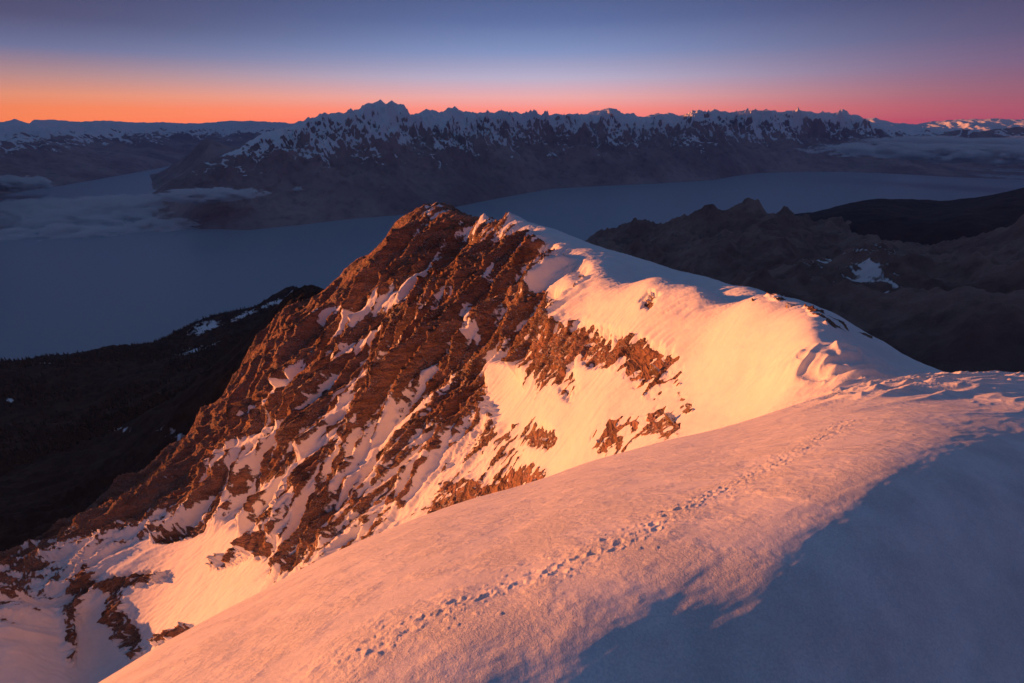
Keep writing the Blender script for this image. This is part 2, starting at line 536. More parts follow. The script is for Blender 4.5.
# single patches: snow (+) and rock (-)
patches = [
 (620,352,46,17,15,-1.6),(655,372,22,24,40,-1.2),(616,436,24,19,-25,-1.6),(664,424,17,16,10,-1.5),(543,436,14,9,20,-1.3),(650,300,9,11,60,-1.2),(520,482,24,16,-10,-1.0),
 (470,490,22,10,-10,-.8),(438,508,12,9,0,-.8),(686,405,7,18,-20,-.9),
 (462,405,30,26,-50,-.5),(500,388,18,30,-20,.9),(566,380,10,24,-20,-.5),(545,345,22,12,-50,-.4),
 (380,302,42,6,-40,.6),(418,264,30,2.5,-50,.6),(352,348,52,2.5,-42,.6),(398,348,48,2.5,-44,.6),(335,432,50,3,-42,.5),(462,318,30,2.5,-52,.55),(330,312,26,2,-42,.5),(432,326,40,2.5,-47,.6),(272,398,34,2.5,-40,.6),(300,372,40,2,-42,.55),(405,420,50,3,-42,.45),(365,385,60,2,-43,.5),(245,440,40,2.5,-38,.6),(500,262,18,2.5,-60,.5),(310,398,50,4,-42,.45),(250,448,45,6,-32,.55),(440,385,60,4,-40,.3),(470,322,7,24,-25,.5),(560,282,16,9,-30,.5),
 (300,470,60,5,-35,.3),(228,560,18,6,-20,-.9),(262,548,10,8,0,-.9),(130,580,36,6,-8,-1.0),(75,596,9,26,10,-1.1),(828,319,24,4,30,-1.5),(776,296,9,3,12,-1.6),(866,334,8,2,25,-1.4),(118,608,9,24,-25,-1.0),(128,640,10,22,-30,-1.1),
 (175,636,18,6,-25,-1.0),(70,640,6,26,0,-.7),(180,530,30,6,-20,-.7),(290,560,12,12,0,-.5),(150,545,26,5,25,.5)]
for (cx, cy, ax, ay, rot, dv) in patches:
    c_, s_ = math.cos(radians(rot)), math.sin(radians(rot))
    dx, dy = PX - cx, PY - cy
    u_ = (dx * c_ + dy * s_) / ax
    v_ = (-dx * s_ + dy * c_) / ay
    cover = cover + dv * np.exp(-(u_ ** 2 + v_ ** 2) ** 1.5 * 0.7) * ((0.35 + 1.5 * brk) if dv < 0 else 1)

# --- relief of the rocky face: gullies down the fall line
fu, fv = np.array([-0.44, 0.90]), np.array([-0.90, -0.44])
U = X * fu[0] + Y * fu[1]
V = X * fv[0] + Y * fv[1]
wx = fbm(X / 130, Y / 130, 3, 5) * 14
wy = fbm(X / 130 + 50, Y / 130, 3, 6) * 14
g1 = ridged((U + wx) / 58, (V + wy) / 300, 4, 11)
g2 = ridged((U + wx * .6) / 19, (V + wy) / 110, 4, 31)
g2b = ridged((U + wx * .4) / 6.5, (V + wy) / 30, 3, 33)
g3 = ridged(X / 8.0 + wx * .05, Y / 8.0, 4, 51)
g4 = fbm(X / 2.6, Y / 2.6, 3, 71)
rocky = 1 - sm(cover, 0.5, 1.15)
near_crest = 1.0
gI = ridged((X + wy) / 62, (Y + wx) / 62, 5, 41)
hr = ((g1 - 0.42) * 40 + (g2 - 0.4) * 15 + (g2b - .4) * 6.5 + (gI - .42) * 6)
scale_r = sm(R, 120, 380) * (1 - 0.0 * R)
skyrow = (R > 300) & (R < 1000)
PYs = np.where(skyrow, PY, 1e4).min(axis=1)[:, None]
lf = sm(PHI, radians(-25), radians(-18))        # the crest proper; the left flank keeps its full relief
skyl = np.maximum(sm(PY - PYs, 0, 30), 1 - lf)             # calmer on the crest
disp = (hr * scale_r * (0.45 + 0.55 * skyl) + (g3 - 0.4) * 1.4 * sm(R, 80, 200) + g4 * 0.5) * rocky
# valley: gentler, larger forms
vly = sm(R, 850, 1500)
disp = disp + (1 - lf) * sm(R, 620, 800) * ((ridged((U + wx * 2) / 120, (V + wy) / 420, 4, 45) - .42) * 46)
disp = disp * (1 - vly) + vly * (fbm(X / 420, Y / 420, 6, 91, gain=.55) * 60 + fbm(X / 30, Y / 30, 3, 95) * 9)
# snow on the ridge: soft drifts
drift = fbm(X / 26, Y / 26, 4, 101) * .9 + fbm(X / 70 + 9, Y / 70, 2, 103) * 1.2 + fbm(X / 7, Y / 7, 3, 109) * .22 - ridged(Y / 5 + fbm(X / 20, Y / 20, 2, 105), X / 45, 4, 107) * 1.3 - ridged(Y / 2.2 + fbm(X / 9, Y / 9, 2, 106) * .8, X / 16, 3, 108) * .35
disp = disp + drift * (1 - rocky) * sm(R, 85, 180) * 1.05
nearf = 1 - sm(R, 230, 380)
streak = fbm((U + wx * .3) / 5, (V + wy) / 34, 4, 111) * (1 - nearf) + fbm((Y + wx * .2) / 3, X / 9, 4, 113) * nearf
fs = fbm((U + wx * .2) / 2.2, (V + wy) / 11, 3, 117)
nz = fs * .45 + (g2 - .4) * .8 + (g2b - .4) * .8 + (g3 - .4) * .2 + g4 * .3 + streak * .9 + fbm(U / 40, V / 140, 3, 115) * .45
snow_r = cover + nz * -0.55 * (1.0 - 0.6 * sm(cover, .9, 1.3))
snow_r = snow_r - vly * 2
snow_att = 0.5 + (snow_r - 0.5) * 2.2
vn = fbm(X / 22, Y / 22, 4, 121) * 1.2
for (cx, cy, ax, ay, rot, dv) in [(190, 349, 26, 4, -12, .62), (212, 345, 12, 3, -18, .7), (120, 436, 22, 5, -5, .55), (170, 430, 24, 5, -20, .5), (205, 325, 22, 4, -16, .75), (245, 314, 20, 3.5, -18, .75),
                                  (278, 303, 22, 4, -18, .8), (10, 400, 14, 3, 0, .5), (230, 395, 30, 8, -50, .45), (215, 430, 26, 7, -50, .5), (205, 465, 24, 6, -35, .5), (45, 362, 16, 2, -8, .5)]:
    c_, s_ = math.cos(radians(rot)), math.sin(radians(rot))
    u_ = ((PX - cx) * c_ + (PY - cy) * s_) / ax; v_ = (-(PX - cx) * s_ + (PY - cy) * c_) / ay
    snow_att = np.where(vly > .1, np.maximum(snow_att, dv * 1.1 * np.exp(-(u_ ** 2 + v_ ** 2)) + vn * .55 * np.exp(-(u_ ** 2 + v_ ** 2) * .5) - .05), snow_att)
bare = 1 - sm(snow_att, 0.3, 0.7)
disp = disp + bare * (1 - vly) * (np.abs(g4) * 1.2 + (g3 - .3) * 1.6) * sm(cover, .3, .8)
gr = np.gradient(Zr, axis=1) / np.gradient(R, axis=1)
gp = np.gradient(Zr, axis=0) / (np.gradient(pc + 0 * phi_all)[:, None].clip(1e-4) * R)
NX = -(gr * np.sin(PHI) + gp * np.cos(PHI)); NY = -(gr * np.cos(PHI) - gp * np.sin(PHI))
ln = np.sqrt(NX ** 2 + NY ** 2 + 1)
steep = np.minimum(1, 1.6 / np.maximum(ln, 1e-3))
amt = disp * is_r * on_ridge
side_ = sm(R, 140, 260) * (1 - vly) * np.maximum(sm(PY - PYs, 2, 24), (1 - lf) * (1 - sm(R, 700, 950)))
Z = Z + amt * (1 - side_) + amt * side_ / ln
XD = amt * side_ * NX / ln
YD = amt * side_ * NY / ln

for (px, py, r_, h_, w_) in [(431, 209, 640, -4, 14), (458, 214, 600, 4, 7), (484, 219, 550, 12, 8), (509, 222, 500, 7, 9), (405, 224, 675, 4, 9), (372, 246, 735, 5, 12), (560, 243, 400, 3, 7), (583, 256, 345, 3, 6)]:
    p = world_pt(px, py, r_)
    Z = Z + h_ * np.exp(-np.hypot(X - p[0], Y - p[1]) / w_ * 1.2) * on_ridge
# --- the camera slope: drifts, wind crust, footprints
near = (1 - is_r)
W1_ = X * .9 + Y * .43; W2_ = -X * .43 + Y * .9
fd = fbm(X / 9, Y / 9, 3, 201) * 0.22 * sm(R, 8, 30) + fbm(X / 1.7, Y / 1.7, 4, 205) * 0.016 + fbm(W1_ / 1.4, W2_ / .35, 3, 209) * 0.02
# wind-scoured steps on the crest to the right, stretched along the wind
sx, sy = 0.96, 0.28
W1 = X * sx + Y * sy; W2 = -X * sy + Y * sx
sast = ridged(W1 / 16 + fbm(X / 12, Y / 12, 2, 221), W2 / 3.6, 3, 215)
zone = sm(PHI, radians(27), radians(40)) * sm(R, 18, 50)
fd = fd + (sast - .4) * 1.3 * zone
lip = np.exp(-(((PX - 815) / 60) ** 2 + ((PY - 368) / 24) ** 2) ** 1.5) * (R > 60) * (R < 170)
lipn = ridged(W1 / 34 + fbm(X / 15, Y / 15, 3, 231) * .9, W2 / 11, 3, 233)
Z = Z + (lipn - .35) * 5.0 * lip
zone = np.maximum(zone, lip * .8)
Z = Z + fd * np.maximum(near, sm(PHI, radians(27), radians(36)) * (1 - sm(R, 100, 160)))
trail_px = [(330, 672), (385, 640), (440, 612), (500, 588), (560, 566), (620, 540), (680, 510), (730, 485), (775, 462), (815, 442), (850, 420)]
tp = np.array([fg_hit(*p) for p in trail_px])
seg = np.linalg.norm(np.diff(tp, axis=0), axis=1); cum = np.concatenate([[0], np.cumsum(seg)])
rng = np.random.RandomState(4)
phi0 = PHI[:, 0]
def stamp(p, d, la, lb, depth, rim):
    nn = np.array([-d[1], d[0]])
    pr, pp = np.hypot(*p), math.atan2(p[0], p[1])
    w0 = max(la, lb) * 2.4
    i0, i1 = np.searchsorted(phi0, [pp - w0 / pr, pp + w0 / pr]); j0, j1 = np.searchsorted(lr, [math.log(max(pr - w0, .5)), math.log(pr + w0)])
    if i1 <= i0 or j1 <= j0: return
    dx = X[i0:i1, j0:j1] - p[0]; dy = Y[i0:i1, j0:j1] - p[1]
    wob = fbm(dx * 7 + p[0] * 3, dy * 7, 2, 5) * .5
    rr = np.sqrt(((dx * d[0] + dy * d[1]) / la) ** 2 + ((dx * nn[0] + dy * nn[1]) / lb) ** 2) + wob
    Z[i0:i1, j0:j1] += -depth * (1 - sm(rr, .5, 1.25)) + rim * np.exp(-((rr - 1.45) / .3) ** 2)
def along(s_):
    p = np.array([np.interp(s_, cum, tp[:, 0]), np.interp(s_, cum, tp[:, 1])])
    q = np.array([np.interp(s_ + .3, cum, tp[:, 0]), np.interp(s_ + .3, cum, tp[:, 1])])
    d = q - p
    return p, d / max(np.linalg.norm(d), 1e-6)
for walker in range(2):
    s_ = rng.rand() * .3; side = 1
    while s_ < cum[-1] - .4:
        p, d = along(s_)
        nn = np.array([-d[1], d[0]])
        p = p + nn * (side * (0.07 + rng.rand() * .07) + (walker - .5) * .22 + math.sin(s_ * .9 + walker * 2) * .1)
        th_ = rng.normal(0, .25); d = np.array([d[0] * math.cos(th_) - d[1] * math.sin(th_), d[0] * math.sin(th_) + d[1] * math.cos(th_)])
        side *= -1
        stamp(p, d, .11 + rng.rand() * .05, .06 + rng.rand() * .02, .008 + .032 * rng.rand() ** 1.5, .006 + .014 * rng.rand())
        s_ += 0.22 + rng.rand() * .2
for i_ in range(1500):           # crumbs and broken crust beside the prints
    p, d = along(rng.rand() * cum[-1])
    nn = np.array([-d[1], d[0]])
    p = p + nn * rng.normal(0, .34)
    sz_ = .018 + .03 * rng.rand() ** 2
    stamp(p, d, sz_ * 1.4, sz_, (-1 if rng.rand() < .6 else .6) * sz_ * .42, 0)

X = X + XD; Y = Y + YD
attrs = {'snow': snow_att * (is_r > 0) + 1.5 * (is_r <= 0)}
# faces: rows below N1 that belong to the camera slope
jrow = np.arange(len(lr) - 1)[None, :]
brow = (R[:, :-1] < Dm[:, :-1] * 1.55)[:-1]
slope_o = structure(grid_mesh('snow_slope', X, Y, Z, M_snow, keep=brow))
infr = ((phi_all > radians(-74)) & (phi_all < radians(70)))[:-1][:, None]
far_rows = np.exp(lr[:-1])[None] >= 1000
ridge_o = structure(grid_mesh('mountain_ridge', X, Y, Z, M_ridge, attrs, keep=(~brow) & infr & ~far_rows))
valley_keep = (~brow) & infr & far_rows
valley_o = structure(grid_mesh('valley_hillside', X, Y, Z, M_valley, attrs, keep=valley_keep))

# dark conifers on the far side of the valley, too many and too small to tell apart
def forest():
    rs = np.random.RandomState(7)
    a0, a1 = np.searchsorted(phi_all, [radians(-52), radians(-16)])
    b0, b1 = np.searchsorted(lr, [math.log(1500), math.log(3500)])
    xs, ys, zs = X[a0:a1, b0:b1].ravel(), Y[a0:a1, b0:b1].ravel(), Z[a0:a1, b0:b1].ravel()
    sel = np.where((fbm(xs / 260, ys / 260, 4, 131) + rs.rand(len(xs)) * .5 > .28))[0]
    sel = rs.choice(sel, 9000, replace=False)
    xs, ys, zs = xs[sel] + rs.normal(0, 4, 9000), ys[sel] + rs.normal(0, 4, 9000), zs[sel]
    h = rs.uniform(7, 17, 9000); w_ = h * rs.uniform(.16, .26, 9000)
    V, F = [], []
    K = 5
    an = np.linspace(0, 2 * math.pi, K, endpoint=False)
    tiers = [(-.05, .35), (.12, 1.0), (.42, .72), (.44, .5), (.72, .36), (1.0, .02)]
    n_ = 9000
    P_ = np.zeros((n_, len(tiers) * K, 3), np.float32)
    for ti, (zz, ww) in enumerate(tiers):
        for k_ in range(K):
            jr = rs.uniform(.75, 1.25, n_)
            P_[:, ti * K + k_, 0] = xs + np.cos(an[k_] + ti) * w_ * ww * jr
            P_[:, ti * K + k_, 1] = ys + np.sin(an[k_] + ti) * w_ * ww * jr
            P_[:, ti * K + k_, 2] = zs + h * zz
    q = []
    for ti in range(len(tiers) - 1):
        for k_ in range(K):
            a, b_ = ti * K + k_, ti * K + (k_ + 1) % K
            q.append([a, b_, b_ + K, a + K])
    q = (np.array(q)[None] + (np.arange(n_) * len(tiers) * K)[:, None, None]).reshape(-1, 4)
    me = bpy.data.meshes.new('forest')
    me.vertices.add(n_ * len(tiers) * K); me.vertices.foreach_set('co', P_.ravel())
    me.loops.add(q.size); me.loops.foreach_set('vertex_index', q.ravel().astype(np.int32))
    me.polygons.add(len(q)); me.polygons.foreach_set('loop_start', (np.arange(len(q)) * 4).astype(np.int32))
    me.polygons.foreach_set('loop_total', np.full(len(q), 4, np.int32))
    me.update(calc_edges=True)
    m, t, b = new_mat('conifer_needles')
    g = t.n('ShaderNodeNewGeometry')
    t.link(t.mix(t.noise(g.outputs['Position'], .05, 3), (.012, .018, .012, 1), (.04, .045, .03, 1)), b.inputs['Base Color'])
    b.inputs['Roughness'].default_value = .9
    me.materials.append(m)
    o = bpy.data.objects.new('forest', me); C.objects.link(o)
    o.location = (0, 0, CAM_Z)
    o['kind'] = 'stuff'
    return o
forest()

# ------------------------------------------------------------------ rock outcrops standing out of the snow bowl
jr0, jr1 = np.searchsorted(lr, [math.log(80), math.log(420)])
ic0, ic1 = np.searchsorted(phi_all, [radians(-12), radians(42)])
sX, sY, sZ = X[ic0:ic1, jr0:jr1], Y[ic0:ic1, jr0:jr1], Z[ic0:ic1, jr0:jr1]
sR = np.hypot(sX, sY)
sM = sZ / sR
full_m = (Z / np.hypot(X, Y))[ic0:ic1]
vis = np.maximum.accumulate(full_m, axis=1)[:, jr0:jr1] - 2e-3 <= sM
sPX, sPY = px_of(np.arctan2(sX, sY), sM)
def surf(px, py):
    d = (sPX - px) ** 2 + (sPY - py) ** 2 + (~vis) * 1e6
    k = np.unravel_index(d.argmin(), d.shape)
    return np.array([sX[k], sY[k], sZ[k]]), sR[k]

def outcrop_mat():
    m, t, b = new_mat('outcrop_rock')
    g = t.n('ShaderNodeNewGeometry')
    pos = g.outputs['Position']
    n1 = t.noise(pos, .35, 7, .65)
    rk = t.ramp(n1, [(.3, (.07, .045, .03, 1)), (.45, (.22, .14, .08, 1)), (.6, (.40, .26, .13, 1)), (.75, (.16, .10, .07, 1))])
    sepn = t.n('ShaderNodeSeparateXYZ'); t.link(g.outputs['Normal'], sepn.inputs[0])
    n2 = t.noise(pos, .9, 6, .65)
    f = t.step(t.math('ADD', sepn.outputs['Z'], t.math('MULTIPLY', t.math('SUBTRACT', n2, .5), 1.6)), .62, .72)
    t.link(t.mix(f, rk, (.83, .84, .87, 1)), b.inputs['Base Color'])
    b.inputs['Roughness'].default_value = .85
    bp = t.n('ShaderNodeBump'); bp.inputs['Distance'].default_value = 1.0
    w_ = t.n('ShaderNodeTexVoronoi'); t.link(pos, w_.inputs['Vector']); w_.inputs['Scale'].default_value = .8
    t.link(t.math('ADD', t.math('MULTIPLY', t.noise(pos, .8, 8, .7), 1.6), t.math('MULTIPLY', w_.outputs['Distance'], .8)), bp.inputs['Height'])
    t.link(bp.outputs[0], b.inputs['Normal'])
    return m
M_out = outcrop_mat()
import bmesh
def outcrop(label, cx, cy, ax, ay, rot, n, seed, size=1.0, group='rock outcrops in the snow bowl'):
    rs = np.random.RandomState(seed)
    bm = bmesh.new()
    c_, s_ = math.cos(radians(rot)), math.sin(radians(rot))
    base, rr0 = surf(cx, cy)
    placed = []
    strata = mathutils.Euler((radians(25), radians(32), radians(-20))).to_matrix()
    for i in range(n):
        a_ = rs.rand() * 2 * math.pi; q = math.sqrt(rs.rand()) * .95
        u_, v_ = math.cos(a_) * q * ax, math.sin(a_) * q * ay
        p, rr_ = surf(cx + u_ * c_ - v_ * s_, cy + u_ * s_ + v_ * c_)
        if np.linalg.norm(p - base) > (ax + ay) * rr0 / 512 * 4: continue
        sz = 1.15 * size * rr0 / 512 * (3.6 + 5.0 * rs.rand() ** 1.5) * (1.2 - .5 * q)
        if placed and min((np.linalg.norm(p - q3) - .42 * (sz + s3)) for q3, s3 in placed) > 0: continue
        placed.append((p, sz))
        dims = mathutils.Vector((sz * 1.5, sz * (.6 + .4 * rs.rand()), sz * .55))
        jit = mathutils.Euler(tuple(rs.normal(0, .22, 3))).to_matrix()
        pts = []
        for k_ in range(16):
            w3 = rs.normal(0, 1, 3); w3 /= max(np.abs(w3).max(), 1e-3)
            w3 *= .65 + .35 * rs.rand()
            v3 = jit @ (strata @ mathutils.Vector((w3[0] * dims.x, w3[1] * dims.y, w3[2] * dims.z)))
            pts.append(bm.verts.new((v3.x + p[0] - base[0] + sz * .15, v3.y + p[1] - base[1], v3.z + p[2] - base[2] - sz * .12)))
        res = bmesh.ops.convex_hull(bm, input=pts)
        junk = [e for e in res['geom_interior'] if isinstance(e, bmesh.types.BMVert)]
        bmesh.ops.delete(bm, geom=junk, context='VERTS')
    bmesh.ops.subdivide_edges(bm, edges=bm.edges[:], cuts=2, use_grid_fill=True)
    co = np.array([v.co[:] for v in bm.verts])
    for ax_ in range(3):
        nn2 = fbm(co[:, 0] / 1.6 + ax_ * 31, (co[:, 1] + co[:, 2]) / 1.6, 3, seed + ax_) * .55
        for v, q2 in zip(bm.verts, nn2): v.co[ax_] += q2
    me = bpy.data.meshes.new('rock_outcrop')
    bm.to_mesh(me); bm.free()
    me.materials.append(M_out)
    o = bpy.data.objects.new('rock_outcrop', me)
    C.objects.link(o)
    o.location = (base[0], base[1], base[2] + CAM_Z)
    o['label'] = label; o['category'] = 'rock'; o['group'] = group
    return o
outcrop('largest rock outcrop, slanting and slabby, high in the snow bowl', 612, 350, 36, 12, 18, 34, 1)
outcrop('broken outcrop stepping down to the right from the large slanting slab', 660, 374, 18, 24, 55, 24, 2)
outcrop('dark rugged outcrop low in the bowl, just above the pink foreground snow', 615, 437, 20, 15, -30, 24, 3)
outcrop('smaller squarish outcrop right of the dark rugged one, low in the bowl', 663, 423, 13, 14, 0, 16, 4)
outcrop('small overhanging rock nose left of the bowl, under a snow chute', 545, 436, 13, 7, 15, 10, 5)
outcrop('small rock tooth alone near the top of the rounded snow dome', 651, 301, 6, 9, 20, 7, 6, size=.7)
outcrop('snow-striped rock fin poking up right behind the foreground snow edge', 520, 482, 20, 13, -20, 20, 7, size=.8)
outcrop('low brown outcrop left of the snow-striped fin', 472, 490, 16, 9, -10, 14, 8, size=.8)
outcrop('narrow scatter of rocks at the right edge of the bowl outcrops', 686, 405, 4, 15, 5, 9, 9, size=.55)
outcrop('lone lit yellow-brown rock rib on the snowy crest behind the dome', 752, 297, 12, 3, 18, 9, 10, size=.6, group='rocks on the shaded crest')
outcrop('dark rock rib on the crest right of the yellow-brown one', 790, 306, 18, 3, 24, 10, 11, size=.6, group='rocks on the shaded crest')

# ------------------------------------------------------------------ middle and far country
def hills_mesh(name, pts, rmin, rmax, ph0, ph1, mat, dphi=0.09, rows=500, relief=None, snowf=None, c=0.03):
    ph, m = ray([p[0] for p in pts], [p[1] for p in pts])
    f = RBF(np.stack([ph, np.log([p[2] for p in pts])], 1), m, c=c, sc=(2.0, 1.0))
    phi = np.radians(np.arange(ph0, ph1, dphi)); l = np.linspace(math.log(rmin), math.log(rmax), rows)
    M = grid_eval(f, phi, l, 300, 300)
    Rr = np.exp(l)[None]; Pp = phi[:, None]
    x = np.sin(Pp) * Rr; y = np.cos(Pp) * Rr; z = M * Rr
    qx, qy = px_of(Pp, M)
    dz = relief(x, y, qx, qy, Rr) if relief else 0
    z = z + dz
    sn = snowf(x, y, z, qx, qy, dz) if snowf else np.zeros_like(z)
    return structure(grid_mesh(name, x, y, z, mat, {'snow': sn}))

HP = [  # near dark hills on the right
 (580,240,4200),(600,231,4600),(625,240,4300),(640,237,4300),(665,226,4700),(690,218,4900),(720,217,4900),(745,214,5000),(770,217,4900),
 (800,222,4700),(830,216,5000),(870,222,4700),(900,226,4500),
 (700,240,3600),(750,232,3900),(720,265,2800),(660,262,3300),(620,255,3700),(780,255,2900),(740,285,2200),(820,240,3500),
 (830,275,2200),(860,292,1900),(890,285,1950),(900,300,1750),(860,320,1500),(920,250,3000),(960,230,3600),(1000,235,3200),(1024,225,3500),
 (900,335,1350),(960,350,1250),(1024,360,1200),(1000,300,1700),(960,290,1900),(1024,270,2300),(940,320,1500),(940,270,2300),
 (800,330,1200),(700,320,1300),(600,300,1500),(560,280,2500),(560,262,4000),(1100,370,1200),(1100,300,1700),(1100,225,3500),(1200,240,3500),(1200,370,1200),
 (600,330,7500),(700,330,7500),(800,330,7500),(900,330,7500),(1000,330,7500),(1200,330,7500),(700,400,900),(900,420,900),(1100,440,900),
 (600,262,5600),(700,262,5900),(800,262,5900),(900,262,5600),(1000,262,5000),(1100,262,5000)]
def hill_relief(x, y, qx, qy, Rr):
    wv = fbm(x / 900, y / 900, 3, 301) * 250
    a = (ridged((x + wv) / 1500, (y - wv) / 1500, 7, 303, gain=.52) - .45) * 380
    b = (ridged(x / 240, y / 240, 5, 305) - .45) * 34
    return (a * 0.8 + b + (ridged((x - wv) / 420, (y + wv) / 420, 4, 307) - .45) * 90)
def hill_snow(x, y, z, qx, qy, dz):
    g = np.exp(-(((qx - 866) / 26) ** 2 + ((qy - 293) / 18) ** 2)) * 1.0 + np.exp(-(((qx - 810) / 16) ** 2 + ((qy - 283) / 6) ** 2)) * .8
    return g * 0.62 + (ridged(x / 34 + y / 90, y / 210, 4, 311) - .2) * 1.3 * (g > .12) - .38
hills_mesh('tussock_foothills', HP, 900, 7500, 2, 60, M_hills, relief=hill_relief, snowf=hill_snow, dphi=0.08, rows=560)

HP2 = [  # darker hills behind them, down to the lake
 (800,214,6300),(830,212,6300),(850,204,6600),(880,198,6900),(900,201,6700),(912,203,6600),(922,212,6300),(945,209,6400),(960,206,6500),(985,198,6700),(1005,193,6900),(1024,188,7200),
 (1100,180,7500),(1200,178,7500),(880,222,5200),(960,222,5200),(1024,215,5400),(820,235,5000),(780,222,5900),(1200,215,5400),
 (780,240,9500),(880,225,9500),(1024,225,9500),(1200,225,9500),(780,300,4500),(900,300,4400),(1100,300,4400),(1200,300,4400)]
def hill2_relief(x, y, qx, qy, Rr):
    return fbm(x / 500, y / 500, 6, 321) * 45
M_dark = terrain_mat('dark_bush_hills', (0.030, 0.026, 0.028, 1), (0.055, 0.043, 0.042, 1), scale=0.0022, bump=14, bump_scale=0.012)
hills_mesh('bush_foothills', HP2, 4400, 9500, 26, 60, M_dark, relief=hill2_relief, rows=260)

# far ranges: from their shore line up to their crest
def range_mesh(name, crest, shore, mat, depth, relief_amp, wl, seed, ph0=-60, ph1=60, rows=300, snowline=-400, snow_var=300, prof=0.85,
               jag=40, dphi=0.075, back=1.35, snow_slope=0.0, extra=None):
    phi = np.radians(np.arange(ph0, ph1, dphi))
    cph, cm = ray([c[0] for c in crest], [c[1] for c in crest])
    sph, smm = ray([s_[0] for s_ in shore], [s_[1] for s_ in shore])
    r1 = CAM_Z / -np.interp(phi, sph, smm)
    kk = np.hanning(15); kk /= kk.sum()
    r1 = np.convolve(np.pad(r1, 7, mode='edge'), kk, 'valid')
    dep = depth(phi) if callable(depth) else np.full_like(phi, depth)
    r2 = r1 + dep
    cmv = np.interp(phi, cph, cm)
    zc = cmv * r2
    l = np.linspace(-0.06, back, rows)
    T = np.repeat(l[None], len(phi), 0)
    Rr = r1[:, None] + (r2 - r1)[:, None] * T
    x = np.sin(phi)[:, None] * Rr; y = np.cos(phi)[:, None] * Rr
    H = (zc + CAM_Z)[:, None]
    Tc = np.clip(T, 0, None)
    up = np.clip(Tc, 0, 1) ** prof
    base = H * np.where(T <= 1, up, 1 - 1.6 * (T - 1)) + np.minimum(T, 0) * 900
    wv = fbm(x / wl, y / wl, 3, seed) * wl * .35
    rd = ridged((x + wv) / wl, (y - wv) / wl, 7, seed + 3, gain=.55)
    win = np.clip(Tc, 0, 1) ** .7 * (1 - sm(T, .62, 1.0) * .9)
    dz = (rd - .42) * relief_amp * win * np.clip(H / 1500, .1, 1)
    j = (ridged(x / 650, y / 650, 5, seed + 9) - .45) * jag * sm(T, .5, 1) * np.clip(H / 900, 0, 1)
    rib = (ridged((x + wv * .4) / 520, (y - wv * .4) / 900, 5, seed + 31, gain=.6) - .42) * relief_amp * .30 * np.clip(Tc * 1.4, 0, 1) * (1 - sm(T, .8, 1.0) * .8) * np.clip(H / 1500, .1, 1)
    z = base - CAM_Z + dz + rib + j + fbm(x / 150, y / 150, 4, seed + 15) * 12 * np.clip(Tc * 6, 0, 1)
    if extra is not None:
        z = extra(x, y, z, T)
    # steepness decides where snow stays
    gy = np.abs(np.gradient(z, axis=1) / np.gradient(Rr, axis=1))
    gx = np.abs(np.gradient(z, axis=0) / (Rr * radians(dphi)))
    st = np.hypot(gx, gy)
    sn = (z - snowline + fbm(x / 700, y / 700, 4, seed + 21) * snow_var + (ridged(x / 300, y / 300, 4, seed + 25) - .5) * snow_var) / 420 + .5 - np.clip(st - .75, 0, 2) * snow_slope
    o = structure(grid_mesh(name, x, y, z, mat, {'snow': sn}))
    return o

MAIN = [(90,215),(118,214),(128,208),(150,195),(180,176),(215,158),(240,146),(265,133),(290,127),(300,122),(320,114),(345,112),(360,107),(366,103),(373,104),(380,98),(386,102),(391,99),(398,105),(404,104),(410,112),(425,109),(440,112),(450,108),(462,111),
        (480,112),(500,113),(515,111),(540,114),(560,113),(580,114),(600,110),(612,108),(625,112),(645,114),(660,112),(680,114),(700,112),(715,110),(730,112),(750,111),(765,109),(780,111),(800,109),(815,112),(832,112),
        (843,110),(855,116),(870,121),(885,126),(900,131),(920,140),(940,152),(960,160),(1100,165)]
SHORE = [(60,216),(126,215),(150,218),(180,224),(200,229),(250,230),(300,225),(350,219),(400,215),(450,208),(500,198),(550,189),(600,186),(650,184),(700,181),(715,180),(735,176),(760,173),(800,172),(850,172),(900,174),(950,177),(1024,180),(1100,182)]
def main_depth(phi):
    return np.interp(phi, np.radians([-60, -40, -34, -25, -15, 0, 20, 35, 45, 60]), [400, 400, 1400, 3200, 3900, 4600, 5600, 6500, 7500, 7500])
range_mesh('mountain_range', MAIN, SHORE, M_far, main_depth, 1250, 3000, 401, ph0=-42, ph1=60, rows=340, snowline=-650, snow_var=420, jag=60, snow_slope=.75)

MIDL = [(120,188),(136,186),(150,178),(175,163),(190,152),(200,142),(207,137),(216,140),(230,146),(250,150),(280,150),(320,150)]
SHORE2 = [(100,190),(138,186),(160,191),(190,196),(230,200),(320,205)]
range_mesh('headland', MIDL, SHORE2, M_far, 3000, 380, 2000, 501, ph0=-40, ph1=-15, rows=160, snowline=400, jag=40)

LEFT = [(-300,118),(-100,120),(0,121),(14,119),(30,123),(34,119),(60,120),(80,122),(105,120),(120,121),(135,123),(160,122),(200,123),(230,121),(260,121),(290,123),(330,125),(360,128)]
SHORE3 = [(-300,215),(-100,205),(0,196),(30,190),(60,186),(100,179),(150,170),(184,163),(230,160),(300,158),(360,158)]
def left_depth(phi):
    return np.interp(phi, np.radians([-62, -44, -36, -28, -10]), [9000, 9500, 11000, 9000, 9000])
range_mesh('snowy_range', LEFT, SHORE3, M_far, left_depth, 700, 4200, 601, ph0=-62, ph1=-12, rows=260, snowline=-650, snow_var=420, jag=40, prof=.8)

